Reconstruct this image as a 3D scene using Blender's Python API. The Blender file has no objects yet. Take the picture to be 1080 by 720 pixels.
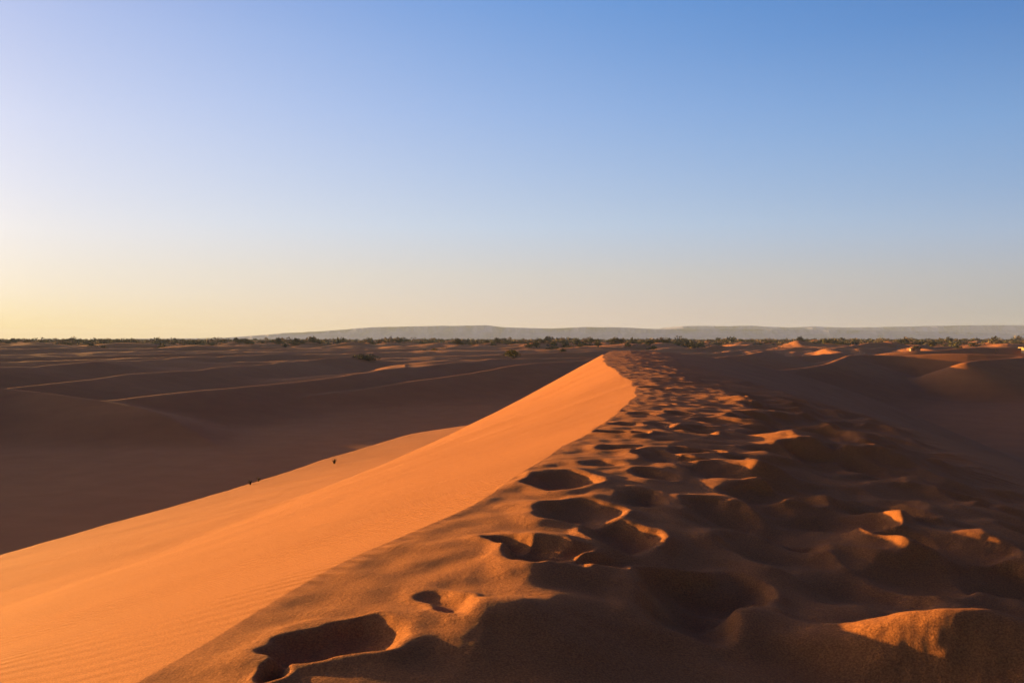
import bpy, math, random
import numpy as np

random.seed(7)
rng = np.random.RandomState(11)
C = bpy.context.scene.collection
SC = bpy.context.scene
R = math.radians

# ------------------------------------------------------------------ camera, sky, sun, exposure
F = 900.0            # focal length in photo pixels (1080 wide)
CX, HY = 540.0, 358.0
cam = bpy.data.cameras.new('camera')
cam.sensor_width = 36.0
cam.lens = 36.0 * F / 1080.0
cam.clip_start = 0.05
cam.clip_end = 60000
cam_o = bpy.data.objects.new('camera', cam)
C.objects.link(cam_o)
cam_o.location = (0, 0, 0)
cam_o.rotation_euler = (R(90) - math.atan((360 - HY) / F), 0, 0)
SC.camera = cam_o

SUN_AZ = -58.0       # degrees from the view direction (+Y), negative = left
SUN_EL = 4.3
TAN = math.tan(R(SUN_EL))
S = np.array([math.sin(R(SUN_AZ)) * math.cos(R(SUN_EL)), math.cos(R(SUN_AZ)) * math.cos(R(SUN_EL)), math.sin(R(SUN_EL))])

SC.view_settings.view_transform = 'Standard'
SC.view_settings.look = 'None'
SC.view_settings.gamma = 1.0
SC.view_settings.use_curve_mapping = False
EXPO = 1.61
SC.view_settings.exposure = EXPO

world = bpy.data.worlds.new('World')
SC.world = world
world.use_nodes = True
wn, wl = world.node_tree.nodes, world.node_tree.links
wn.clear()
w_out = wn.new('ShaderNodeOutputWorld')
w_bg = wn.new('ShaderNodeBackground')
sky = wn.new('ShaderNodeTexSky')
sky.sky_type = 'NISHITA'
sky.sun_disc = False
sky.sun_elevation = R(SUN_EL)
sky.sun_rotation = R(SUN_AZ)
sky.altitude = 700
sky.air_density = 1.0
sky.dust_density = 1.0
sky.ozone_density = 2.5
SKY_STRENGTH = 0.1
w_bg.inputs['Strength'].default_value = SKY_STRENGTH

def wmath(op, a, b=None, c=None):
    n = wn.new('ShaderNodeMath'); n.operation = op
    for i, v in enumerate((a, b, c)):
        if v is None: continue
        if isinstance(v, (int, float)): n.inputs[i].default_value = v
        else: wl.new(v, n.inputs[i])
    return n.outputs[0]
def lin(c):
    return tuple((x / 255 / 12.92) if x / 255 < .04045 else ((x / 255 + .055) / 1.055) ** 2.4 for x in c)
def sky_ramp(stops):
    n = wn.new('ShaderNodeValToRGB'); cr = n.color_ramp; cr.interpolation = 'B_SPLINE' if False else 'CARDINAL'
    cr.interpolation = 'LINEAR'
    while len(cr.elements) < len(stops): cr.elements.new(.5)
    for e, (p, c) in zip(cr.elements, stops):
        e.position = p; e.color = lin(c) + (1,)
    return n
tc = wn.new('ShaderNodeTexCoord')
sp = wn.new('ShaderNodeSeparateXYZ'); wl.new(tc.outputs['Generated'], sp.inputs[0])
dxo, dyo, dzo = sp.outputs
hl = wmath('SQRT', wmath('ADD', wmath('MULTIPLY', dxo, dxo), wmath('MULTIPLY', dyo, dyo)))
hl = wmath('MAXIMUM', hl, 1e-4)
hx, hy = math.sin(R(SUN_AZ)), math.cos(R(SUN_AZ))
cosd = wmath('DIVIDE', wmath('ADD', wmath('MULTIPLY', dxo, hx), wmath('MULTIPLY', dyo, hy)), hl)
delta = wmath('MULTIPLY', wmath('ARCCOSINE', wmath('MINIMUM', wmath('MAXIMUM', cosd, -1.0), 1.0)), 180 / math.pi)
qa = wmath('DIVIDE', wmath('SUBTRACT', delta, 58.0), 31.0)
qa = wmath('MINIMUM', wmath('MAXIMUM', qa, -1.3), 1.25)
wL = wmath('MULTIPLY', wmath('MULTIPLY', qa, wmath('SUBTRACT', qa, 1.0)), .5)
wR = wmath('MULTIPLY', wmath('MULTIPLY', qa, wmath('ADD', qa, 1.0)), .5)
wM = wmath('SUBTRACT', 1.0, wmath('MULTIPLY', qa, qa))
zf = wmath('SQRT', wmath('MAXIMUM', dzo, 0.0))          # ramps run on the square root of height
q = math.sqrt
rampL = sky_ramp([(0, (255, 214, 132)), (q(.0114), (255, 226, 155)), (q(.05), (252, 234, 204)), (q(.112), (244, 237, 232)), (q(.16), (231, 230, 238)), (q(.221), (217, 221, 240)), (q(.322), (187, 199, 233)), (q(.55), (92, 108, 184)), (1, (40, 46, 112))])
rampM = sky_ramp([(0, (220, 196, 176)), (q(.03), (224, 204, 184)), (q(.075), (215, 208, 198)), (q(.13), (197, 209, 223)), (q(.19), (177, 197, 225)), (q(.256), (156, 184, 225)), (q(.37), (117, 159, 215)), (q(.55), (68, 88, 165)), (1, (30, 36, 100))])
rampR = sky_ramp([(0, (176, 162, 154)), (q(.026), (183, 176, 166)), (q(.065), (183, 183, 182)), (q(.112), (168, 185, 205)), (q(.16), (147, 175, 208)), (q(.221), (127, 165, 209)), (q(.322), (90, 137, 195)), (q(.55), (56, 76, 148)), (1, (28, 34, 96))])
def wscale(col, f):
    n = wn.new('ShaderNodeVectorMath'); n.operation = 'SCALE'
    wl.new(col, n.inputs[0])
    if isinstance(f, (int, float)): n.inputs['Scale'].default_value = f
    else: wl.new(f, n.inputs['Scale'])
    return n.outputs[0]
def wadd(a, b):
    n = wn.new('ShaderNodeVectorMath'); n.operation = 'ADD'; wl.new(a, n.inputs[0]); wl.new(b, n.inputs[1]); return n.outputs[0]
for r_ in (rampL, rampM, rampR): wl.new(zf, r_.inputs[0])
tot = wadd(wadd(wscale(rampL.outputs[0], wL), wscale(rampM.outputs[0], wM)), wscale(rampR.outputs[0], wR))
back = wn.new('ShaderNodeMapRange'); back.inputs[1].default_value = 100; back.inputs[2].default_value = 180
back.inputs[3].default_value = 1.0; back.inputs[4].default_value = .6
wl.new(delta, back.inputs[0])
tint = wn.new('ShaderNodeVectorMath'); tint.operation = 'MULTIPLY'; wl.new(tot, tint.inputs[0]); tint.inputs[1].default_value = (1.0, 1.03, 1.09); tot = tint.outputs[0]
tot = wscale(wscale(tot, back.outputs[0]), .95 / SKY_STRENGTH / 2 ** EXPO)
tot = wadd(tot, wscale(sky.outputs[0], .02))
# bright warm aureole round the low sun
dt = wn.new('ShaderNodeVectorMath'); dt.operation = 'DOT_PRODUCT'
wl.new(tc.outputs['Generated'], dt.inputs[0]); dt.inputs[1].default_value = tuple(float(x) for x in S)
ang = wmath('MULTIPLY', wmath('ARCCOSINE', wmath('MINIMUM', wmath('MAXIMUM', dt.outputs['Value'], -1.0), 1.0)), 180 / math.pi)
g_ = wmath('DIVIDE', ang, 11.0)
g_ = wmath('POWER', math.e, wmath('MULTIPLY', wmath('MULTIPLY', g_, g_), -1.0))
aur = wn.new('ShaderNodeCombineXYZ'); aur.inputs[0].default_value = 1.0; aur.inputs[1].default_value = .72; aur.inputs[2].default_value = .42
tot = wadd(tot, wscale(aur.outputs[0], wmath('MULTIPLY', g_, 18.0 / SKY_STRENGTH / 2 ** EXPO)))
wl.new(tot, w_bg.inputs[0])
wl.new(w_bg.outputs[0], w_out.inputs[0])

sun = bpy.data.lights.new('sun', 'SUN')
sun.energy = 5.0
sun.angle = R(0.5)
sun.color = (1.0, 0.56, 0.14)
sun_o = bpy.data.objects.new('sun', sun)
C.objects.link(sun_o)
sun_o.location = (-40, 20, 30)
from mathutils import Vector
sun_o.rotation_euler = Vector((-S[0], -S[1], -S[2])).to_track_quat('-Z', 'Y').to_euler()

# ------------------------------------------------------------------ numeric helpers
PERM = rng.permutation(4096)
GA = rng.rand(4096) * 2 * math.pi
GX, GY = np.cos(GA), np.sin(GA)

def perlin(x, y, seed=0):
    xi = np.floor(x).astype(np.int64); yi = np.floor(y).astype(np.int64)
    xf = x - xi; yf = y - yi
    u = xf * xf * xf * (xf * (xf * 6 - 15) + 10); v = yf * yf * yf * (yf * (yf * 6 - 15) + 10)
    def g(ix, iy, fx, fy):
        h = PERM[(PERM[(ix + seed * 131) & 4095] + iy * 7) & 4095]
        return GX[h] * fx + GY[h] * fy
    a = g(xi, yi, xf, yf); b = g(xi + 1, yi, xf - 1, yf)
    c = g(xi, yi + 1, xf, yf - 1); d = g(xi + 1, yi + 1, xf - 1, yf - 1)
    return 1.5 * ((a + (b - a) * u) * (1 - v) + (c + (d - c) * u) * v)

def sstep(a, b, x):
    t = np.clip((x - a) / (b - a), 0, 1)
    return t * t * (3 - 2 * t)

def smax(a, b, k):
    h = np.clip(0.5 + 0.5 * (a - b) / k, 0, 1)
    return b + (a - b) * h + k * h * (1 - h)

def pchip(xs, ys):
    xs = np.array(xs, float); ys = np.array(ys, float)
    h = np.diff(xs); dl = np.diff(ys) / h
    m = np.zeros_like(xs)
    m[0], m[-1] = dl[0], dl[-1]
    m[1:-1] = (dl[:-1] * h[1:] + dl[1:] * h[:-1]) / (h[:-1] + h[1:])
    def f(x):
        x = np.asarray(x, float)
        xc = np.clip(x, xs[0], xs[-1])
        i = np.clip(np.searchsorted(xs, xc) - 1, 0, len(h) - 1)
        t = (xc - xs[i]) / h[i]
        r = (2*t**3-3*t**2+1)*ys[i] + (t**3-2*t**2+t)*h[i]*m[i] + (-2*t**3+3*t**2)*ys[i+1] + (t**3-t**2)*h[i]*m[i+1]
        return r + np.where(x < xs[0], (x - xs[0]) * m[0], 0) + np.where(x > xs[-1], (x - xs[-1]) * m[-1], 0)
    return f

# ------------------------------------------------------------------ the terrain as one height function
# main crest in plan (x as a function of distance y), eye is one metre above it
xc_f = pchip([-60, -20, 0, 2.5, 3.4, 4.9, 7.4, 9.3, 11.7, 14.5, 19, 26.5, 45, 60, 75, 92, 120, 170],
             [-19, -7.2, -1.75, -1.08, -.84, -.33, .33, .83, 1.43, 2.15, 2.65, 3.2, 4.8, 6.6, 9.6, 15, 26, 50])
zc_f = pchip([-60, 0, 60, 74, 84, 100, 130], [-1.1, -1, -1.0, -1.05, -2.0, -5, -12])
m_f = pchip([-60, 14, 20, 30, 50, 62, 90, 200], [.33, .33, .356, .43, .53, .56, .5, .4])
s1_f = pchip([-60, 14, 20, 30, 50, 60, 70, 200], [9.5, 9.5, 8.9, 9.6, 10.4, 10.4, 11, 11])
m2_f = pchip([-60, 14, 30, 45, 60, 75, 200], [.25, .25, .225, .185, .14, .14, .14])
se_f = pchip([-60, 10, 22, 33, 45, 60, 75, 200], [30, 27, 25, 23.5, 20.0, 17.5, 17, 17])
ar_f = pchip([-60, 0, 20, 45, 70, 120, 200], [.024, .025, .025, .015, .009, .01, .01])

def main_dune(X, Y):
    xc = xc_f(Y); zc = zc_f(Y)
    xc = xc + 0.05 * perlin(Y * .9, Y * 0 + 3.3, 2) * sstep(1, 4, Y) + .12 * perlin(Y * .23, Y * 0 + 9.3, 3)
    s = xc - X
    m = m_f(Y); s1 = s1_f(Y)
    sl = np.maximum(s, 0)
    d1 = m * sl
    over = np.maximum(sl - s1, 0)
    bl = .8
    q = np.clip((sl - s1 + bl) / (2 * bl), 0, 1)
    m2 = m2_f(Y)
    # smooth change of slope at s1
    d = m * np.minimum(sl, s1 - bl) + np.where(sl > s1 - bl, m * (2*bl) * q + (m2 - m) * bl * q * q, 0) + m2 * np.maximum(sl - s1 - bl, 0)
    e_ = np.maximum(sl - se_f(Y), 0)
    d = d + .34 * (np.sqrt(e_ * e_ + 1.0) - 1.0)
    t = np.maximum(-s, 0)
    a = ar_f(Y)
    tc = .42 / (2 * a)
    dr = np.where(t < tc, a * t * t, a * tc * tc + .42 * (t - tc))
    # the top leans a little to the sun just right of the crest
    lean = .045 * np.minimum(t, .7) * (1 - sstep(.7, 2.0, t)) * sstep(14, 5, Y)
    nearf = sstep(5.0, 3.6, Y) * sstep(-4, 0, Y)
    lean = lean + nearf * .05 * np.minimum(t, .95) * (1 - sstep(.95, 1.7, t))
    z = zc - d - dr + lean
    return z, s

def polyridge(X, Y, pts, mL, mR, w=1.2):
    best = None
    pts = np.array(pts, float)
    bd = np.full(X.shape, 1e9); bz = np.zeros(X.shape); bs = np.zeros(X.shape)
    for (a, b) in zip(pts[:-1], pts[1:]):
        dx, dy = b[0] - a[0], b[1] - a[1]
        L2 = dx * dx + dy * dy
        t = ((X - a[0]) * dx + (Y - a[1]) * dy) / L2
        tc = np.clip(t, 0, 1)
        px, py = a[0] + tc * dx, a[1] + tc * dy
        d = np.hypot(X - px, Y - py)
        side = dx * (Y - a[1]) - dy * (X - a[0])     # > 0 = left of heading
        sgn = side / (math.sqrt(L2) * np.maximum(d, 1e-6))
        k = d < bd
        bd = np.where(k, d, bd); bz = np.where(k, a[2] + tc * (b[2] - a[2]), bz); bs = np.where(k, sgn, bs)
    m = mR + (mL - mR) * sstep(-1, 1, bs)
    bz = bz + np.clip((Y - 100) / 60, 0, 1) * (.35 * perlin(X / 22, Y / 22, 71) + .12 * perlin(X / 7, Y / 7, 72))
    return bz - m * (np.sqrt(bd * bd + w * w) - w)

def smooth_line(pts, n=5):
    pts = np.array(pts, float)
    t = np.arange(len(pts))
    f = [pchip(t, pts[:, i]) for i in range(3)]
    tt = np.linspace(0, len(pts) - 1, (len(pts) - 1) * n + 1)
    return np.stack([g(tt) for g in f], 1)

RIDGES = [
    # (points x y z, slope left, slope right, crest rounding)
    ([(-112, -90, -3.6), (-108, -20, -3.7), (-101, 40, -4.1), (-93, 75, -4.2), (-80, 95, -4.9), (-68, 106, -6.2)], .3, .22, 3.0),
    ([(-80, 95, -4.95), (-66, 107, -6.0), (-52, 103, -7.0), (-40, 95, -8.2), (-28, 84, -10.9)], .3, .22, .15),
    ([(-78, 100, -8), (-67, 118, -6.4), (-64, 140, -6.0), (-62, 165, -5.8), (-56, 200, -5.9)], .4, .24, .6),
    ([(-54, 101, -8.3), (-47, 112, -7.2), (-38, 131, -6.8), (-28, 150, -6.1), (-21, 175, -5.7), (-4, 215, -5.0)], .4, .24, 1.0),
    ([(-62, 180, -6.9), (-58, 190, -6.3), (-56, 220, -5.6), (-50, 262, -5.2)], .4, .24, 1.0),
    ([(-30, 128, -8.5), (-12, 150, -6.4), (6, 176, -4.8), (24, 205, -4.2), (34, 240, -4.2)], .35, .2, .4),
    ([(-100, 120, -5), (-92, 165, -4.9), (-90, 230, -5), (-80, 300, -5)], .4, .24, 1.3),
    ([(9.4, 74, -1.6), (15.5, 88, -1.9), (25, 106, -3.1), (35, 121, -4.2), (44, 132, -4.45), (52, 143, -4.0), (61, 157, -3.35), (69, 170, -2.9), (80, 173, -3.0), (92, 167, -2.85), (104, 165, -3.1), (130, 170, -3.2), (200, 190, -3.4), (300, 220, -3)], .6, .36, 1.0),
    ([(80, 149, -4.2), (85, 153, -3.7), (92, 158, -3.35), (97, 163, -3.5)], .4, .3, .5),
    ([(120, 255, -3.4), (150, 268, -2.6), (172, 270, -2.9), (215, 290, -2.6)], .15, .3, 1.5),
    ([(34, 176, -6.4), (44, 190, -4.6), (60, 218, -3.7), (76, 262, -3.5)], .3, .28, .9),
]
RIDGES = [(smooth_line(p), a, b, w) for (p, a, b, w) in RIDGES]

# crest direction of the distant dunes: across the sun
cdx, cdy = math.cos(R(-SUN_AZ)), math.sin(R(-SUN_AZ))       # along crest (to the right and away)
def terrain(X, Y, detail=True):
    r = np.hypot(X, Y)
    base = np.interp(np.log(np.maximum(r, 1)), np.log([1, 110, 250, 500, 900, 1600, 3500, 9000, 40000]),
                     [-10.8, -10.6, -7.4, -5.2, -4.2, -3.6, -3.2, -3.0, -3.0])
    u = X * cdx + Y * cdy; v = X * (-cdy) + Y * cdx          # along, towards the sun
    w1 = perlin(X / 140, Y / 140, 5) * 34 + perlin(X / 45, Y / 45, 15) * 7
    amp = .75 + .45 * perlin(X / 90, Y / 90, 16)
    def saw(t):
        f = t - np.floor(t)
        h = np.where(f < .7, f / .7, (1 - f) / .3)
        return h - .12 * np.exp(-((f - .7) / .05) ** 2)
    n1 = saw((v + w1) / 47)
    n2 = saw((v + w1 * 1.3 + 9) / 19)
    fade = sstep(125, 230, r)
    farf = sstep(420, 1100, r)
    z = base + fade * (1 - farf * .75) * amp * (5.2 * (n1 - .55) + 1.5 * (n2 - .4) * sstep(-60, 40, X))
    # hummocks among the shrubs
    hm = sstep(330, 560, r)
    n3 = perlin(X / 26, Y / 26, 8); n4 = perlin(X / 60, Y / 95, 9)
    z = z + hm * (2.1 * np.maximum(n3, -.2) + 2.4 * np.maximum(n4, -.3)) * (1 - .35 * sstep(1200, 3000, r))
    if detail:
        z = z + fade * .22 * perlin(X / 7.5, Y / 7.5, 10)
    near = r < 420
    Xn, Yn, zn = X[near], Y[near], z[near]
    Xw = Xn + 2.2 * perlin(Xn / 30, Yn / 30, 12); Yw = Yn
    for (p, a, b, w) in RIDGES:
        zn = smax(zn, polyridge(Xw, Yw, p, a, b, w), 1.0)
    md, s = main_dune(Xn, Yn)
    # keep other dunes away from the main one, then join
    zn = smax(zn, md, .7)
    z = z.copy(); z[near] = zn
    return z

def ground_z(x, y):
    return float(terrain(np.array([float(x)]), np.array([float(y)]))[0])

# polar grid, fine inside the view, coarser around
def theta_cols():
    a = np.arange(-36, 36.001, .055)
    l = []; t = -36.0; st = .07
    while t > -180:
        st = min(st * 1.12, 2.0); t -= st; l.append(t)
    l[-1] = -180.0
    l = l[::-1]
    r_ = []; t = 36.0; st = .07
    while t < 180:
        st = min(st * 1.12, 2.0); t += st; r_.append(t)
    r_ = r_[:-1]
    return np.radians(np.concatenate([l, a, r_]))
def radii():
    out = [.35]
    while out[-1] < 14000:
        x = out[-1]
        k = .012 if x < 1.6 else .0032 if x < 22 else .0055 if x < 320 else .008 if x < 2500 else .03
        out.append(x * (1 + k))
    return np.array(out)
TH = theta_cols(); RR = radii()
T2, R2 = np.meshgrid(TH, RR)
GXX = R2 * np.sin(T2); GYY = R2 * np.cos(T2)
Z = terrain(GXX.ravel(), GYY.ravel()).reshape(R2.shape)

# ---- trampled crest: footprints and bowls
def at(px, py, extra=0.0):
    """ground point seen at a photo pixel on the crest area"""
    dx, dz = (px - CX) / F, (py - HY) / F
    y = 1.0 / dz
    for _ in range(30):
        md, s = main_dune(np.array([dx * y]), np.array([y]))
        y = .5 * y + .5 * (-(md[0]) / dz)
    return dx * y, y

nr = int(np.searchsorted(RR, 90))
i36 = int(np.searchsorted(TH, R(-75))); j36 = int(np.searchsorted(TH, R(75)))
GXn, GYn = GXX[:nr], GYY[:nr]
WX = .10 * perlin(GXn / .35, GYn / .35, 21) + .03 * perlin(GXn / .11, GYn / .11, 22) + .007 * perlin(GXn / .04, GYn / .04, 26)
WY = .10 * perlin(GXn / .35, GYn / .35, 23) + .03 * perlin(GXn / .11, GYn / .11, 24) + .007 * perlin(GXn / .04, GYn / .04, 27)
DEP = np.zeros_like(GXn); RIM = np.zeros_like(GXn)
def window(x, y, rad):
    r = math.hypot(x, y); th = math.atan2(x, y)
    i0 = int(np.searchsorted(RR, max(r - rad, .3))); i1 = min(int(np.searchsorted(RR, r + rad)) + 1, nr)
    if r > rad * 1.02:
        dt = math.asin(min(rad / r, 1))
        j0 = int(np.searchsorted(TH, th - dt)); j1 = int(np.searchsorted(TH, th + dt)) + 1
    else:
        j0, j1 = 0, len(TH)
    return slice(i0, i1), slice(j0, j1)
def bowl(x, y, rx, ry, ang, depth, rim=.25, sharp=.06, warp=1.0, skew=0.0):
    rad = max(rx, ry) * 2.0 + .25
    a, b = window(x, y, rad)
    X = GXn[a, b] + warp * WX[a, b] - x; Y = GYn[a, b] + warp * WY[a, b] - y
    c, s = math.cos(ang), math.sin(ang)
    U = (X * c + Y * s) / rx; V = (-X * s + Y * c) / ry
    U = U + skew * V * V
    q = np.sqrt(U * U + V * V)
    D = -depth * (1.0 - np.sqrt(q * q + sharp) + (math.sqrt(1 + sharp) - 1))
    D = np.where(q < 1.0, D, 0)
    DEP[a, b] = np.minimum(DEP[a, b], D)
    e = (q - 1.05) / .38
    RIM[a, b] = np.maximum(RIM[a, b], rim * depth * np.exp(-e * e))
MND = np.zeros_like(GXn)
def mound(x, y, rx, ry, ang, h):
    a, b = window(x, y, max(rx, ry) * 2.4)
    X = GXn[a, b] + .6 * WX[a, b] - x; Y = GYn[a, b] + .6 * WY[a, b] - y
    c, s = math.cos(ang), math.sin(ang)
    U = (X * c + Y * s) / rx; V = (-X * s + Y * c) / ry
    MND[a, b] += h * np.exp(-(U * U + V * V) * 1.2)

def pb(px, py, wpx, hpx, depth, ang=0, **k):
    """bowl whose outline is about wpx by hpx in the photograph"""
    x, y = at(px, py)
    rx = wpx / 2 * y / F; ry = hpx / 2 * y * y / F
    bowl(x, y, rx, ry, R(ang), depth, **k)
def pm(px, py, wpx, hpx, h, ang=0):
    x, y = at(px, py)
    mound(x, y, wpx / 2 * y / F, hpx / 2 * y * y / F, R(ang), h)

# hand placed, near ones
pb(350, 680, 180, 42, .085, ang=12)
pb(292, 712, 44, 40, .05)
pb(470, 640, 52, 40, .035, ang=30)
pb(595, 508, 78, 22, .085)
pb(612, 541, 104, 30, .095, ang=-8)
pb(580, 585, 104, 38, .10, ang=4)
pb(543, 573, 44, 28, .07, ang=20)
pb(655, 564, 84, 32, .10)
pb(640, 594, 70, 14, .05)
pb(672, 524, 58, 18, .07)
pb(698, 482, 58, 16, .08)
pb(690, 500, 46, 11, .05)
pb(640, 488, 40, 9, .03)
pb(725, 640, 130, 60, .13, rim=.2, sharp=.12)
pb(890, 615, 150, 46, .11, rim=.2, sharp=.12)
pb(1000, 580, 130, 36, .11, rim=.2, sharp=.12)
pb(820, 580, 120, 34, .10, rim=.2, sharp=.12)
pb(770, 545, 110, 26, .10, rim=.2, sharp=.12)
pb(1060, 622, 130, 34, .12, rim=.15, sharp=.3)
pb(880, 545, 110, 22, .10, rim=.2, sharp=.12)
pb(770, 500, 110, 18, .08)
pb(860, 500, 130, 20, .09, sharp=.2)
pb(960, 520, 150, 22, .09, sharp=.2)
pm(540, 660, 190, 60, .055, ang=20)
mound(1.52, 2.86, .50, .24, -.45, .20)
mound(1.95, 2.75, .4, .3, -.3, .12)
pm(800, 497, 90, 12, .06)
pm(870, 528, 60, 12, .07)
mound(2.85, 4.95, .60, .42, -.35, .165)
pm(960, 490, 110, 16, .14)
pm(850, 470, 90, 12, .12)
pm(930, 585, 120, 20, .08)

# scattered footprints along the crest
def scatter(n, y0, y1, t0, t1, ra, rb, da, db, elong=1.4, tp=1.0, **k):
    for _ in range(n):
        y = random.uniform(y0, y1)
        t = t0 + (t1 - t0) * random.random() ** tp
        x = float(xc_f(y)) + t
        rr = random.uniform(ra, rb)
        if math.hypot(x - 1.5, y - 2.85) < .75: continue
        e = random.uniform(1.0, elong)
        bowl(x, y, rr * e, rr / e ** .5, random.uniform(0, math.pi), random.uniform(da, db), rim=random.uniform(.15, .4), sharp=k.get('sharp', .15))
scatter(70, 6.5, 16, .3, 4.2, .11, .24, .04, .09)
scatter(110, 15, 36, .2, 5.0, .16, .34, .04, .11)
scatter(130, 34, 74, .5, 6.0, .2, .42, .04, .11)
scatter(34, 2.6, 5.2, 1.5, 4.4, .2, .34, .07, .13, sharp=.12)
scatter(44, 4.8, 9, 1.6, 4.6, .22, .42, .08, .15, sharp=.12)
scatter(90, 7.5, 18, 2.0, 4.8, .28, .55, .10, .2, sharp=.12)
scatter(50, 18, 40, 3.5, 9.0, .35, .7, .06, .13, sharp=.3)
scatter(30, -6, 2.2, .3, 5.0, .2, .5, .05, .12, sharp=.2)

XCn = xc_f(GYn)
Tn = GXn - XCn
topm = sstep(-.04, .10, Tn) * sstep(5.2, 3.4, Tn * np.interp(GYn, [0, 12, 30, 60], [1, 1, .8, .8])) * sstep(86, 68, GYn)
lump = (.012 + .018 * sstep(.5, 1.5, Tn)) * perlin(GXn / .55 + .4 * GYn, GYn / .38, 31) + .009 * perlin(GXn / .2, GYn / .2, 32) + .05 * perlin(GXn / 1.6, GYn / 1.3, 33) * sstep(.4, 2.0, Tn)
def blur(a_, sr, sc_):
    for ax, sg in ((0, sr), (1, sc_)):
        n_ = int(sg * 2.5) + 1
        k_ = np.exp(-.5 * (np.arange(-n_, n_ + 1) / sg) ** 2); k_ /= k_.sum()
        out = np.zeros_like(a_)
        for i_, w_ in zip(range(-n_, n_ + 1), k_): out += w_ * np.roll(a_, i_, axis=ax)
        a_ = out
    return a_
inhole = sstep(0, -.03, DEP)
RIM = RIM * (1 - inhole)
DEP = blur(DEP, 1.2, 3.2); RIM = blur(RIM, 1.4, 4.0)
Z[:nr] += topm * (DEP + MND + RIM + lump * (1 - .5 * inhole))
# the smooth slopes carry faint undulation
smo = (1 - sstep(-.04, .10, Tn)) * sstep(120, 60, GYn)
Z[:nr] += smo * (.02 * perlin(GXn / 2.6, GYn / 5.5, 41) * sstep(0, 2.5, -Tn) + .012 * perlin((GYn + .25 * GXn) / .55, Tn / 7 + .3 * GYn, 42) * sstep(0, .8, -Tn) * np.clip(perlin(GXn / 4, GYn / 9, 43) + .2, 0, 1))

# ------------------------------------------------------------------ materials
def mat(name):
    m = bpy.data.materials.new(name); m.use_nodes = True
    nt = m.node_tree; nt.nodes.clear()
    o = nt.nodes.new('ShaderNodeOutputMaterial'); b = nt.nodes.new('ShaderNodeBsdfPrincipled')
    nt.links.new(b.outputs[0], o.inputs[0])
    return m, nt, b
def N(nt, typ, **k):
    n = nt.nodes.new(typ)
    for a, v in k.items():
        if a.startswith('in_'):
            n.inputs[a[3:].replace('_', ' ')].default_value = v
        else: setattr(n, a, v)
    return n

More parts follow.
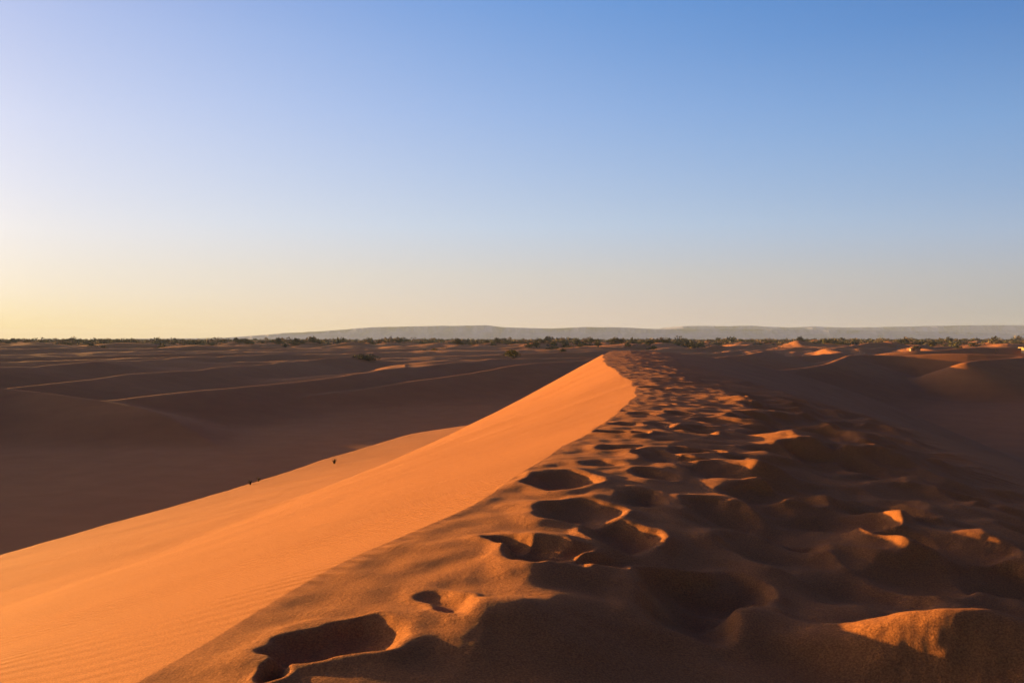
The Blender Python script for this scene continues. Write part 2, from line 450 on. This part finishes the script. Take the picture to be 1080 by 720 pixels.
def sand_material():
    m, nt, b = mat('sand')
    L = nt.links.new
    b.inputs['Roughness'].default_value = .95
    b.inputs['Specular IOR Level'].default_value = .12
    geo = N(nt, 'ShaderNodeNewGeometry')
    pos = geo.outputs['Position']
    n1 = N(nt, 'ShaderNodeTexNoise', in_Scale=.35, in_Detail=4.0); L(pos, n1.inputs['Vector'])
    n2 = N(nt, 'ShaderNodeTexNoise', in_Scale=140.0, in_Detail=3.0, in_Roughness=.8); L(pos, n2.inputs['Vector'])
    r1 = N(nt, 'ShaderNodeValToRGB'); L(n1.outputs[0], r1.inputs[0])
    r1.color_ramp.elements[0].position = .3; r1.color_ramp.elements[0].color = (.455, .164, .042, 1)
    r1.color_ramp.elements[1].position = .7; r1.color_ramp.elements[1].color = (.505, .185, .047, 1)
    r2 = N(nt, 'ShaderNodeValToRGB'); L(n2.outputs[0], r2.inputs[0])
    r2.color_ramp.elements[0].position = .36; r2.color_ramp.elements[0].color = (.68, .66, .66, 1)
    r2.color_ramp.elements[1].position = .64; r2.color_ramp.elements[1].color = (1.28, 1.3, 1.34, 1)
    mx = N(nt, 'ShaderNodeMix', data_type='RGBA', blend_type='MULTIPLY'); mx.inputs[0].default_value = 1
    L(r1.outputs[0], mx.inputs[6]); L(r2.outputs[0], mx.inputs[7])
    L(mx.outputs[2], b.inputs['Base Color'])
    # bumps: grain, small clods, wind ripples on the smooth slope
    tr = N(nt, 'ShaderNodeAttribute', attribute_name='trampled')
    g1 = N(nt, 'ShaderNodeTexNoise', in_Scale=260.0, in_Detail=2.0, in_Roughness=.7); L(pos, g1.inputs['Vector'])
    g2 = N(nt, 'ShaderNodeTexNoise', in_Scale=38.0, in_Detail=6.0, in_Roughness=.72); L(pos, g2.inputs['Vector'])
    bp1 = N(nt, 'ShaderNodeBump', in_Strength=.8, in_Distance=.007); L(g1.outputs[0], bp1.inputs['Height'])
    mul = N(nt, 'ShaderNodeMath', operation='MULTIPLY'); L(g2.outputs[0], mul.inputs[0]); L(tr.outputs['Fac'], mul.inputs[1])
    bp2 = N(nt, 'ShaderNodeBump', in_Strength=.9, in_Distance=.02); L(mul.outputs[0], bp2.inputs['Height']); L(bp1.outputs[0], bp2.inputs['Normal'])
    mp = N(nt, 'ShaderNodeMapping'); mp.inputs['Rotation'].default_value = (0, 0, R(22)); L(pos, mp.inputs[0])
    wv = N(nt, 'ShaderNodeTexWave', bands_direction='Y', in_Scale=2.6, in_Distortion=7.0, in_Detail=2.5, in_Detail_Scale=.35); L(mp.outputs[0], wv.inputs[0])
    inv = N(nt, 'ShaderNodeMath', operation='SUBTRACT'); inv.inputs[0].default_value = 1.0; L(tr.outputs['Fac'], inv.inputs[1])
    pn = N(nt, 'ShaderNodeTexNoise', in_Scale=.5, in_Detail=2.0); L(pos, pn.inputs['Vector'])
    pr = N(nt, 'ShaderNodeMapRange'); pr.inputs[1].default_value = .32; pr.inputs[2].default_value = .6; L(pn.outputs[0], pr.inputs[0])
    m1 = N(nt, 'ShaderNodeMath', operation='MULTIPLY'); L(wv.outputs['Fac'], m1.inputs[0]); L(inv.outputs[0], m1.inputs[1])
    m2 = N(nt, 'ShaderNodeMath', operation='MULTIPLY'); L(m1.outputs[0], m2.inputs[0]); L(pr.outputs[0], m2.inputs[1])
    bp3 = N(nt, 'ShaderNodeBump', in_Strength=1.0, in_Distance=.018); L(m2.outputs[0], bp3.inputs['Height']); L(bp2.outputs[0], bp3.inputs['Normal'])
    L(bp3.outputs[0], b.inputs['Normal'])
    return m
SAND = sand_material()

def simple(name, col, rough=.9, var=.25, scale=8.0):
    m, nt, b = mat(name)
    b.inputs['Roughness'].default_value = rough
    b.inputs['Specular IOR Level'].default_value = .2
    geo = N(nt, 'ShaderNodeNewGeometry')
    n = N(nt, 'ShaderNodeTexNoise', in_Scale=scale, in_Detail=5.0); nt.links.new(geo.outputs['Position'], n.inputs['Vector'])
    r = N(nt, 'ShaderNodeValToRGB'); nt.links.new(n.outputs[0], r.inputs[0])
    r.color_ramp.elements[0].position = .3; r.color_ramp.elements[0].color = tuple(c * (1 - var) for c in col) + (1,)
    r.color_ramp.elements[1].position = .7; r.color_ramp.elements[1].color = tuple(c * (1 + var) for c in col) + (1,)
    nt.links.new(r.outputs[0], b.inputs['Base Color'])
    return m

# ------------------------------------------------------------------ mesh helpers
def np_mesh(name, verts, faces4, material, smooth=False, mats=None, mat_idx=None):
    me = bpy.data.meshes.new(name)
    v = np.asarray(verts, np.float32); f = np.asarray(faces4, np.int32)
    me.vertices.add(len(v)); me.vertices.foreach_set('co', v.ravel())
    k = f.shape[1]
    me.loops.add(f.size); me.loops.foreach_set('vertex_index', f.ravel())
    me.polygons.add(len(f)); me.polygons.foreach_set('loop_start', np.arange(0, f.size, k, dtype=np.int32))
    for mm in (mats or [material]): me.materials.append(mm)
    if mat_idx is not None: me.polygons.foreach_set('material_index', np.asarray(mat_idx, np.int32))
    me.polygons.foreach_set('use_smooth', np.full(len(f), smooth))
    me.update(calc_edges=True); me.validate()
    return me
def link(name, me, parent=None, loc=None, rotz=0, **props):
    o = bpy.data.objects.new(name, me); C.objects.link(o)
    if parent is not None: o.parent = parent
    if loc is not None: o.location = loc
    o.rotation_euler.z = rotz
    for k, v in props.items(): o[k] = v
    return o

# ------------------------------------------------------------------ desert ground: one sheet to the horizon
nrr, ncc = Z.shape
V = np.stack([GXX, GYY, Z], -1).reshape(-1, 3)
idx = np.arange(nrr * ncc).reshape(nrr, ncc)
nx = np.roll(idx, -1, axis=1)
a = idx[:-1]; b = nx[:-1]; c = nx[1:]; d = idx[1:]
Fq = np.stack([a, d, c, b], -1).reshape(-1, 4)
ctr = len(V)
V = np.vstack([V, [[0, 0, float(Z[0].mean())]]])
# centre patch from quads that share the middle vertex
n0 = ncc - (ncc % 2)
ii = np.arange(0, n0 - 1, 2)
cent = np.stack([np.full(len(ii), ctr), idx[0][ii], idx[0][(ii + 1) % ncc], idx[0][(ii + 2) % ncc]], -1)
Fq = np.vstack([Fq, cent])
me = np_mesh('desert_ground', V, Fq, SAND, smooth=True)
tramp = np.zeros(len(V), np.float32)
tt = np.zeros_like(Z); tt[:nr] = topm
tramp[:nrr * ncc] = tt.ravel(); tramp[ctr] = 1
att = me.attributes.new('trampled', 'FLOAT', 'POINT'); att.data.foreach_set('value', tramp)
link('desert_ground', me, kind='structure')
print('ground', len(V), float(Z.min()), float(Z.max()))

# ------------------------------------------------------------------ far table mountains
def table_mountain(y0, depth, prof, x_pad, seed, name='table_mountain'):
    """prof = [(photo x, photo y of the rim)], a plateau with a cliff band and gullied talus"""
    px = np.array([p[0] for p in prof]); py = np.array([p[1] for p in prof])
    xs = (px - CX) / F * y0; hs = (HY - py) / F * y0
    X = np.arange(xs[0] - x_pad, xs[-1] + x_pad, 14.0)
    rim = np.interp(X, xs, hs)
    rim = rim + (3.0 * perlin(X / 260, X * 0 + seed, 51) + 1.5 * perlin(X / 70, X * 0 + seed, 52)) * np.clip(rim / 60, 0, 1)
    ends = sstep(xs[0] - x_pad, xs[0] + 10, X) * sstep(xs[-1] + x_pad, xs[-1] - 10, X)
    rim = (rim + 4) * ends - 4
    n = 46
    v = np.linspace(0, 1, n)
    # front: 0 foot .. .5 rim, then plateau, then back slope
    VV, XX = np.meshgrid(v, X, indexing='ij')
    gul = perlin(XX / 190, VV * 2 + seed, 53) + .5 * perlin(XX / 70, VV * 3 + seed, 54)
    front = 330.0
    yy = np.where(VV < .55, y0 - front + VV / .55 * front, y0 + (VV - .55) / .45 * depth) + gul * 110 * np.where(VV < .5, 1, .2)
    f = VV / .55
    h = np.where(f < .62, .58 * (f / .62) ** 1.7, .58 + .42 * sstep(.72, .96, f))
    h = np.where(VV > .9, 1 - sstep(.9, 1.0, VV), h)
    zz = -5 + (rim[None, :] + 5) * h + gul * 7 * np.sin(np.clip(f, 0, 1) * math.pi) * np.clip(rim[None, :] / 60, 0, 1)
    V_ = np.stack([XX, yy, zz], -1).reshape(-1, 3)
    m_ = len(X); id_ = np.arange(n * m_).reshape(n, m_)
    Fm = np.stack([id_[:-1, :-1], id_[:-1, 1:], id_[1:, 1:], id_[1:, :-1]], -1).reshape(-1, 4)
    return link(name, np_mesh(name, V_, Fm, ROCK, smooth=False), kind='structure')
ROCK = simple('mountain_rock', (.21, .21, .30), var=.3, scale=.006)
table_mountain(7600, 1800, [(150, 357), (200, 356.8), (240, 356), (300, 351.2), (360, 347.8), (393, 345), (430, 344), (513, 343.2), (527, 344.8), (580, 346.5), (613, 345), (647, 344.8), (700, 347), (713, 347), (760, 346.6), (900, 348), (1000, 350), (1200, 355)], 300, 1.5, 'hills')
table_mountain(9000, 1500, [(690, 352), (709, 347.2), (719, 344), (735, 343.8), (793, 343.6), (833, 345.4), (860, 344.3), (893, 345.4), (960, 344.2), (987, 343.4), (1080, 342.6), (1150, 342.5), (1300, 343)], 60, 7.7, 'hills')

# ------------------------------------------------------------------ haze
hz = bpy.data.materials.new('haze'); hz.use_nodes = True
hn = hz.node_tree.nodes; hn.clear()
ho = hn.new('ShaderNodeOutputMaterial'); hv = hn.new('ShaderNodeVolumePrincipled')
hv.inputs['Color'].default_value = (.54, .70, 1.0, 1)
hv.inputs['Density'].default_value = 7e-5
hv.inputs['Anisotropy'].default_value = .1
hz.node_tree.links.new(hv.outputs[0], ho.inputs['Volume'])
x0, x1, y0, y1, z0, z1 = -14500, 14500, -14500, 14500, float(Z.min()) - 1, 150
hvts = [(x, y, z) for z in (z0, z1) for y in (y0, y1) for x in (x0, x1)]
hf = [(0, 2, 3, 1), (4, 5, 7, 6), (0, 1, 5, 4), (2, 6, 7, 3), (0, 4, 6, 2), (1, 3, 7, 5)]
link('haze', np_mesh('haze', hvts, hf, hz), kind='stuff')

# ------------------------------------------------------------------ vegetation
LEAF = simple('shrub_leaves', (.095, .082, .035), var=.35, scale=1.2)
LEAF_DARK = simple('dark_leaves', (.065, .058, .03), var=.35, scale=1.2)
LEAF_YEL = simple('yellow_leaves', (.17, .14, .03), var=.3, scale=1.2)
LEAF_DRY = simple('dry_leaves', (.20, .14, .07), var=.3, scale=1.2)
BARK = simple('bark', (.10, .07, .045), var=.3, scale=6)

def leaves(rs, blobs, n, size):
    """small quads spread through and over a set of ellipsoid clumps"""
    vv = []; wts = np.array([b[3] * b[4] * b[5] for b in blobs]) ** .6; wts /= wts.sum()
    k = rs.choice(len(blobs), n, p=wts)
    B = np.array(blobs)[k]
    d = rs.normal(size=(n, 3)); d /= np.linalg.norm(d, axis=1)[:, None]
    rad = rs.uniform(.45, 1.12, n)[:, None] ** .6
    P = B[:, :3] + d * rad * B[:, 3:6]
    P[:, 2] = np.abs(P[:, 2]) + .02
    a = rs.normal(size=(n, 3)); a /= np.linalg.norm(a, axis=1)[:, None]
    b_ = np.cross(a, rs.normal(size=(n, 3))); b_ /= np.linalg.norm(b_, axis=1)[:, None]
    s = size * rs.uniform(.5, 1.3, n)[:, None]
    a *= s; b_ *= s * .55
    q_ = np.stack([P - a - b_ * .4, P + b_, P + a - b_ * .3, P - b_ * 1.1], 1).reshape(-1, 3)
    return q_, np.arange(4 * n).reshape(n, 4)
def limb(p0, p1, r0, r1, k=5):
    p0 = np.array(p0, float); p1 = np.array(p1, float); d = p1 - p0; d /= np.linalg.norm(d)
    u = np.cross(d, [.3, .9, .1]); u /= np.linalg.norm(u); w = np.cross(d, u)
    an = np.arange(k) / k * 2 * math.pi
    ring = lambda p, r: p + r * (np.cos(an)[:, None] * u + np.sin(an)[:, None] * w)
    v = np.vstack([ring(p0, r0), ring(p1, r1)])
    f = [(i, (i + 1) % k, k + (i + 1) % k, k + i) for i in range(k)]
    return v, np.array(f)
def join(parts):
    vs, fs, o = [], [], 0
    for v, f in parts:
        vs.append(v); fs.append(np.asarray(f) + o); o += len(v)
    return np.vstack(vs), np.vstack(fs)
def shrub_meshes(seed, w, h, nleaf, lsize, leafmat, clumps=7, tree=False):
    rs = np.random.RandomState(seed)
    blobs = []; limbs = []
    for i in range(clumps):
        an = rs.uniform(0, 2 * math.pi); rr = w * .5 * rs.uniform(.05, .68)
        x, y = rr * math.cos(an), rr * math.sin(an)
        bw = w * rs.uniform(.16, .3)
        top = h * (1 - .55 * (rr / (w * .5)) ** 2) * rs.uniform(.7, 1.0)
        bh = h * rs.uniform(.16, .28) if tree else top * .5
        zc = max(top - bh, bh * (1.0 if not tree else 1.6))
        blobs.append((x, y, zc, bw, bw * rs.uniform(.8, 1.2), bh))
        base = (x * .08, y * .08, -.15)
        mid = (x * .35, y * .35, zc * .55)
        r0 = .035 * h if tree else .018 * h
        limbs.append(limb(base, mid, r0 * 1.4, r0)); limbs.append(limb(mid, (x, y, zc), r0, r0 * .4))
    v, f = leaves(rs, blobs, nleaf, lsize)
    fol = np_mesh('foliage', v, f, leafmat)
    v, f = join(limbs)
    st = np_mesh('stem', v, f, BARK)
    return fol, st

def make_plant(name, label, cat, group, meshes, loc, rz, sc, parts=('foliage', 'stem')):
    e = bpy.data.objects.new(name, None); C.objects.link(e)
    e.location = loc; e.rotation_euler.z = rz; e.scale = (sc, sc, sc)
    e.empty_display_size = .3
    e['label'] = label; e['category'] = cat
    if group: e['group'] = group
    for me_, pn in zip(meshes, parts): link(pn, me_, e)
    return e
def copy_plant(src, loc, rz, sc, label, group=None, sy=1.0):
    e = src.copy(); C.objects.link(e)
    e.location = loc; e.rotation_euler.z = rz; e.scale = (sc, sc * sy, sc * sy)
    e['label'] = label
    if group: e['group'] = group
    elif 'group' in e: del e['group']
    for ch in src.children:
        c_ = ch.copy(); c_.parent = e; C.objects.link(c_)
    return e

def pix(px, y, dz=0.0):
    x = (px - CX) / F * y
    return (x, y, ground_z(x, y) + dz)

# the shrub belt: nearest individuals as things, everything beyond as one mass
cand = []
rs = np.random.RandomState(5)
tries = 0
while len(cand) < 7500:
    m = 4000
    px_ = rs.uniform(-40, 1120, m)
    y_ = 360 * (3300 / 360) ** rs.uniform(0, 1, m)
    x_ = (px_ - CX) / F * y_
    dn = perlin(x_ / 120, y_ / 120, 61) + .5 * perlin(x_ / 35, y_ / 35, 62)
    lim = .68 - 1.0 * sstep(380, 720, y_) - .25 * sstep(250, 600, px_)
    keep = (dn > lim) & (rs.rand(m) < .5 * sstep(350, 800, y_) + .06)
    for a_, b_ in zip(x_[keep], y_[keep]): cand.append((a_, b_))
cand = np.array(cand[:7500])
cz = terrain(cand[:, 0], cand[:, 1])
order = np.argsort(np.hypot(cand[:, 0], cand[:, 1]))
cand, cz = cand[order], cz[order]

kinds = [
    ('desert_shrub', 'shrub', shrub_meshes(101, 4.6, 2.1, 420, .26, LEAF, 8), 'low rounded olive shrub'),
    ('desert_shrub', 'shrub', shrub_meshes(102, 3.2, 1.5, 300, .22, LEAF_DARK, 6), 'small dark shrub'),
    ('tamarisk_tree', 'tree', shrub_meshes(103, 5.4, 3.9, 520, .30, LEAF_DARK, 9, True), 'dark bushy tamarisk tree'),
    ('tamarisk_tree', 'tree', shrub_meshes(104, 4.2, 3.0, 420, .28, LEAF, 8, True), 'olive green tamarisk tree'),
    ('desert_shrub', 'shrub', shrub_meshes(105, 3.6, 1.4, 280, .22, LEAF_DRY, 6), 'dry brown shrub'),
]
protos = [None] * len(kinds)
NI = 285
ZONES = [(90, 'at the far left'), (180, "left of the mesa's foot"), (270, "below the mesa's left foot"), (360, "below the mesa's long slope"),
         (450, "below the mesa's left rim"), (540, 'left of the yellow tree'), (620, 'right of the yellow tree'), (700, 'behind the ridge tip'),
         (770, 'below the mesa step'), (860, 'beside the lit dune strip'), (930, 'left of the hut'), (1000, 'behind the hut'), (9999, 'near the ochre shelter')]
SHORT = ['olive shrub', 'dark shrub', 'dark tamarisk', 'olive tamarisk', 'dry brown shrub']
plan = []
for i in range(NI):
    x, y = cand[i]
    k = int(rs.choice(5, p=[.33, .25, .13, .15, .14]))
    sc_ = float(rs.uniform(.7, 1.0) + rs.rand() ** 3 * .6) * 1.15
    pxx = CX + x / y * F
    zone = [t for lim_, t in ZONES if pxx < lim_][0]
    row = 'nearest row' if i < NI / 3 else 'middle row' if i < 2 * NI / 3 else 'back row'
    size = 'small' if sc_ < .95 else 'mid-sized' if sc_ < 1.25 else 'large'
    plan.append([f'{size} {SHORT[k]} {zone}, {row}', pxx, k, sc_])
ORD = ['first', 'second', 'third', 'fourth', 'fifth', 'sixth', 'seventh', 'eighth', 'ninth']
NUM = ['', 'one', 'two', 'three', 'four', 'five', 'six', 'seven', 'eight', 'nine']
from collections import defaultdict
dd = defaultdict(list)
for i, p in enumerate(plan): dd[p[0]].append(i)
for lab, ids in dd.items():
    if len(ids) > 1:
        for n_, i in enumerate(sorted(ids, key=lambda j: plan[j][1])):
            plan[i][0] = f'{lab}, {ORD[min(n_, 8)]} of {NUM[min(len(ids), 9)]} from left'
for i in range(NI):
    x, y = cand[i]; z = cz[i]
    lab, pxx, k, sc_ = plan[i]
    nm, cat, meshes, words = kinds[k]
    grp = f'{SHORT[k]}s in the distant scrub belt'
    rz = float(rs.uniform(0, 6.28))
    if protos[k] is None:
        protos[k] = make_plant(nm, lab, cat, grp, meshes, (x, y, z - .1), rz, sc_, ('foliage', 'stem') if cat == 'shrub' else ('crown', 'trunk'))
    else:
        copy_plant(protos[k], (x, y, z - .1), rz, sc_, lab, grp)
parts_v = []; parts_f = []; mi = []; off = 0
rs2 = np.random.RandomState(9)
tmpl = []
for k in range(8):
    r3 = np.random.RandomState(200 + k)
    bl = [(r3.uniform(-1.2, 1.2), r3.uniform(-1.2, 1.2), r3.uniform(.5, 1.5), r3.uniform(.6, 1.2), r3.uniform(.6, 1.2), r3.uniform(.5, 1.1)) for _ in range(5)]
    tmpl.append(leaves(r3, bl, 90, .42))
for i in range(NI, len(cand)):
    v, f = tmpl[rs2.randint(8)]
    s_ = rs2.uniform(.7, 1.3) + .9 * rs2.rand() ** 4; a_ = rs2.uniform(0, 6.28)
    c0, s0 = math.cos(a_), math.sin(a_)
    vx = (v[:, 0] * c0 - v[:, 1] * s0) * s_ * 1.25 + cand[i, 0]; vy = (v[:, 0] * s0 + v[:, 1] * c0) * s_ * 1.25 + cand[i, 1]
    vz = v[:, 2] * s_ * rs2.uniform(.8, 1.4) + cz[i] - .1
    parts_v.append(np.stack([vx, vy, vz], 1)); parts_f.append(f + off); off += len(v)
    mi.append(np.full(len(f), rs2.choice(3, p=[.38, .24, .38])))
me = np_mesh('distant_scrub', np.vstack(parts_v), np.vstack(parts_f), None, mats=[LEAF, LEAF_DARK, LEAF_DRY], mat_idx=np.concatenate(mi))
link('distant_scrub', me, kind='stuff')

# single plants that stand out
m_wide = shrub_meshes(301, 8.0, 2.3, 900, .24, LEAF, 10)
make_plant('desert_shrub', 'wide low green shrub alone on the dark sand far left of the ridge tip', 'shrub', None, m_wide, pix(387, 262, -.1), .2, 1.0)
m_tree = shrub_meshes(302, 6.4, 4.4, 900, .26, LEAF_YEL, 10, True)
make_plant('tamarisk_tree', 'sunlit yellow green tree on a bright sand hummock behind the ridge', 'tree', None, m_tree, pix(541, 292, -.1), 1.0, 1.0, ('crown', 'trunk'))
m_y = shrub_meshes(303, 4.2, 2.6, 600, .24, LEAF_YEL, 8)
make_plant('desert_shrub', 'small sunlit yellow shrub left of the middle at the edge of the scrub belt', 'shrub', None, m_y, pix(458, 400, -.1), .6, 1.0)
make_plant('desert_shrub', 'dark green shrub beside the small sunlit yellow shrub', 'shrub', None, shrub_meshes(304, 5, 2.4, 600, .24, LEAF_DARK, 8), pix(447, 408, -.1), .6, 1.0)

# dark tussocks on the lit slope, dry twigs in the shaded hollow
TWIG = simple('dark_twigs', (.05, .03, .02), var=.3, scale=20)
def tussock(seed, w, h, n, material):
    rs = np.random.RandomState(seed); prt = []
    for _ in range(n):
        an = rs.uniform(0, 6.28); r_ = rs.uniform(.1, .5) * w
        p0 = (rs.uniform(-.1, .1) * w, rs.uniform(-.1, .1) * w, -.03)
        p1 = (r_ * math.cos(an), r_ * math.sin(an), h * rs.uniform(.4, 1))
        pm_ = (p1[0] * .4, p1[1] * .4, p1[2] * .65)
        prt.append(limb(p0, pm_, .012, .009, 3)); prt.append(limb(pm_, p1, .009, .003, 3))
    v, f = join(prt)
    return np_mesh('tussock', v, f, material)
def slope_at(px, py, lo, hi):
    for y in np.arange(6.0, hi, .1):        # first place where the line of sight meets the sand
        x = (px - CX) / F * y; z = ground_z(x, y)
        if z >= (HY - py) / F * y: return x, y, z
    return x, y, z
for (px_, py_, sz, lab, sd) in [(352.5, 489, .42, 'dark dry tussock alone high on the lit slope', 1),
                            (264, 511, .36, 'dark dry tussock at the shadow edge, lower of two', 2),
                            (272.5, 507.5, .32, 'dark dry tussock at the shadow edge, upper of two', 3)]:
    x, y, z = slope_at(px_, py_, 18, 70)
    link('dry_tussock', tussock(sd, sz, sz * .8, 46, TWIG), loc=(x, y, z), label=lab, category='tussock', group='dark tussocks on the lit slope')
    print('tussock', x, y, z)
# ------------------------------------------------------------------ hut, shelter, post at the right
def box(x0, x1, y0, y1, z0, z1):
    v = np.array([(x, y, z) for z in (z0, z1) for y in (y0, y1) for x in (x0, x1)], float)
    return v, np.array([(0, 2, 3, 1), (4, 5, 7, 6), (0, 1, 5, 4), (2, 6, 7, 3), (0, 4, 6, 2), (1, 3, 7, 5)])
MUD = simple('mud_plaster', (.30, .25, .15), var=.15, scale=1.5)
REED = simple('reed_roof', (.10, .07, .04), var=.3, scale=4)
YEL = simple('ochre_plaster', (.52, .36, .17), var=.1, scale=1.5)
DARKW = simple('old_wood', (.09, .055, .035), var=.3, scale=6)
def empty(name, loc, rz=0, **p):
    e = bpy.data.objects.new(name, None); C.objects.link(e); e.location = loc; e.rotation_euler.z = rz
    for k_, v_ in p.items(): e[k_] = v_
    return e
h = empty('mud_hut', pix(964.8, 268, 0), R(-8), label='small pale mud hut with a dark flat roof on the lit sand', category='hut')
# walls with openings: front pieces left, between, right of door and window
link('wall', np_mesh('wall', *join([box(-1.4, -.95, -.9, -.75, -.3, 1.5), box(-.95, -.25, -.9, -.75, 1.25, 1.5), box(-.25, .45, -.9, -.75, -.3, 1.5),
     box(.45, .95, -.9, -.75, -.3, .6), box(.45, .95, -.9, -.75, 1.05, 1.5), box(.95, 1.4, -.9, -.75, -.3, 1.5),
     box(-1.4, -1.25, -.747, .9, -.3, 1.5), box(1.25, 1.4, -.747, .9, -.3, 1.5), box(-1.247, 1.247, .75, .9, -.3, 1.5)]), MUD), h)
link('roof', np_mesh('roof', *join([box(-1.6, 1.6, -1.15, 1.05, 1.503, 1.68)] + [box(-1.45 + .35 * i, -1.38 + .35 * i, -1.3, -1.152, 1.53, 1.6) for i in range(9)]), REED), h)
dr_ = link('door', np_mesh('door', *box(-.93, -.27, -.83, -.79, -.2, 1.24), DARKW), h)
link('window', np_mesh('window', *join([box(.47, .93, -.84, -.8, .62, .67), box(.47, .93, -.84, -.8, .98, 1.03), box(.68, .72, -.84, -.8, .673, .977)]), DARKW), h)

g = empty('roadside_shelter', pix(1083, 262, 0), R(6), label='bright ochre shelter with an overhanging flat roof at the right edge', category='shelter')
link('wall', np_mesh('wall', *join([box(-1.2, 1.8, .6, .8, -.4, 1.75), box(1.6, 1.8, -.9, .597, -.4, 1.75), box(-1.2, -.75, -.9, .597, -.4, 1.75)]), YEL), g)
link('roof', np_mesh('roof', *box(-2.1, 2.2, -1.3, 1.1, 1.753, 2.0), YEL), g)
for x_ in (.2,):
    link('post', np_mesh('post', *box(x_, x_ + .14, -1.0, -.86, -.4, 1.75), DARKW), g)
p_ = pix(1050.5, 258, 0)
post = empty('wooden_post', p_, 0, label='thin weathered wooden post on the lit sand left of the ochre shelter', category='post')
v1, f1 = limb((0, 0, -.3), (.06, 0, 2.1), .10, .075, 8)
link('pole', np_mesh('pole', v1, f1, DARKW), post)
link('crosspiece', np_mesh('crosspiece', *box(-.3, .42, -.13, -.08, 1.72, 1.86), DARKW), post)
print('done', len(bpy.data.objects))
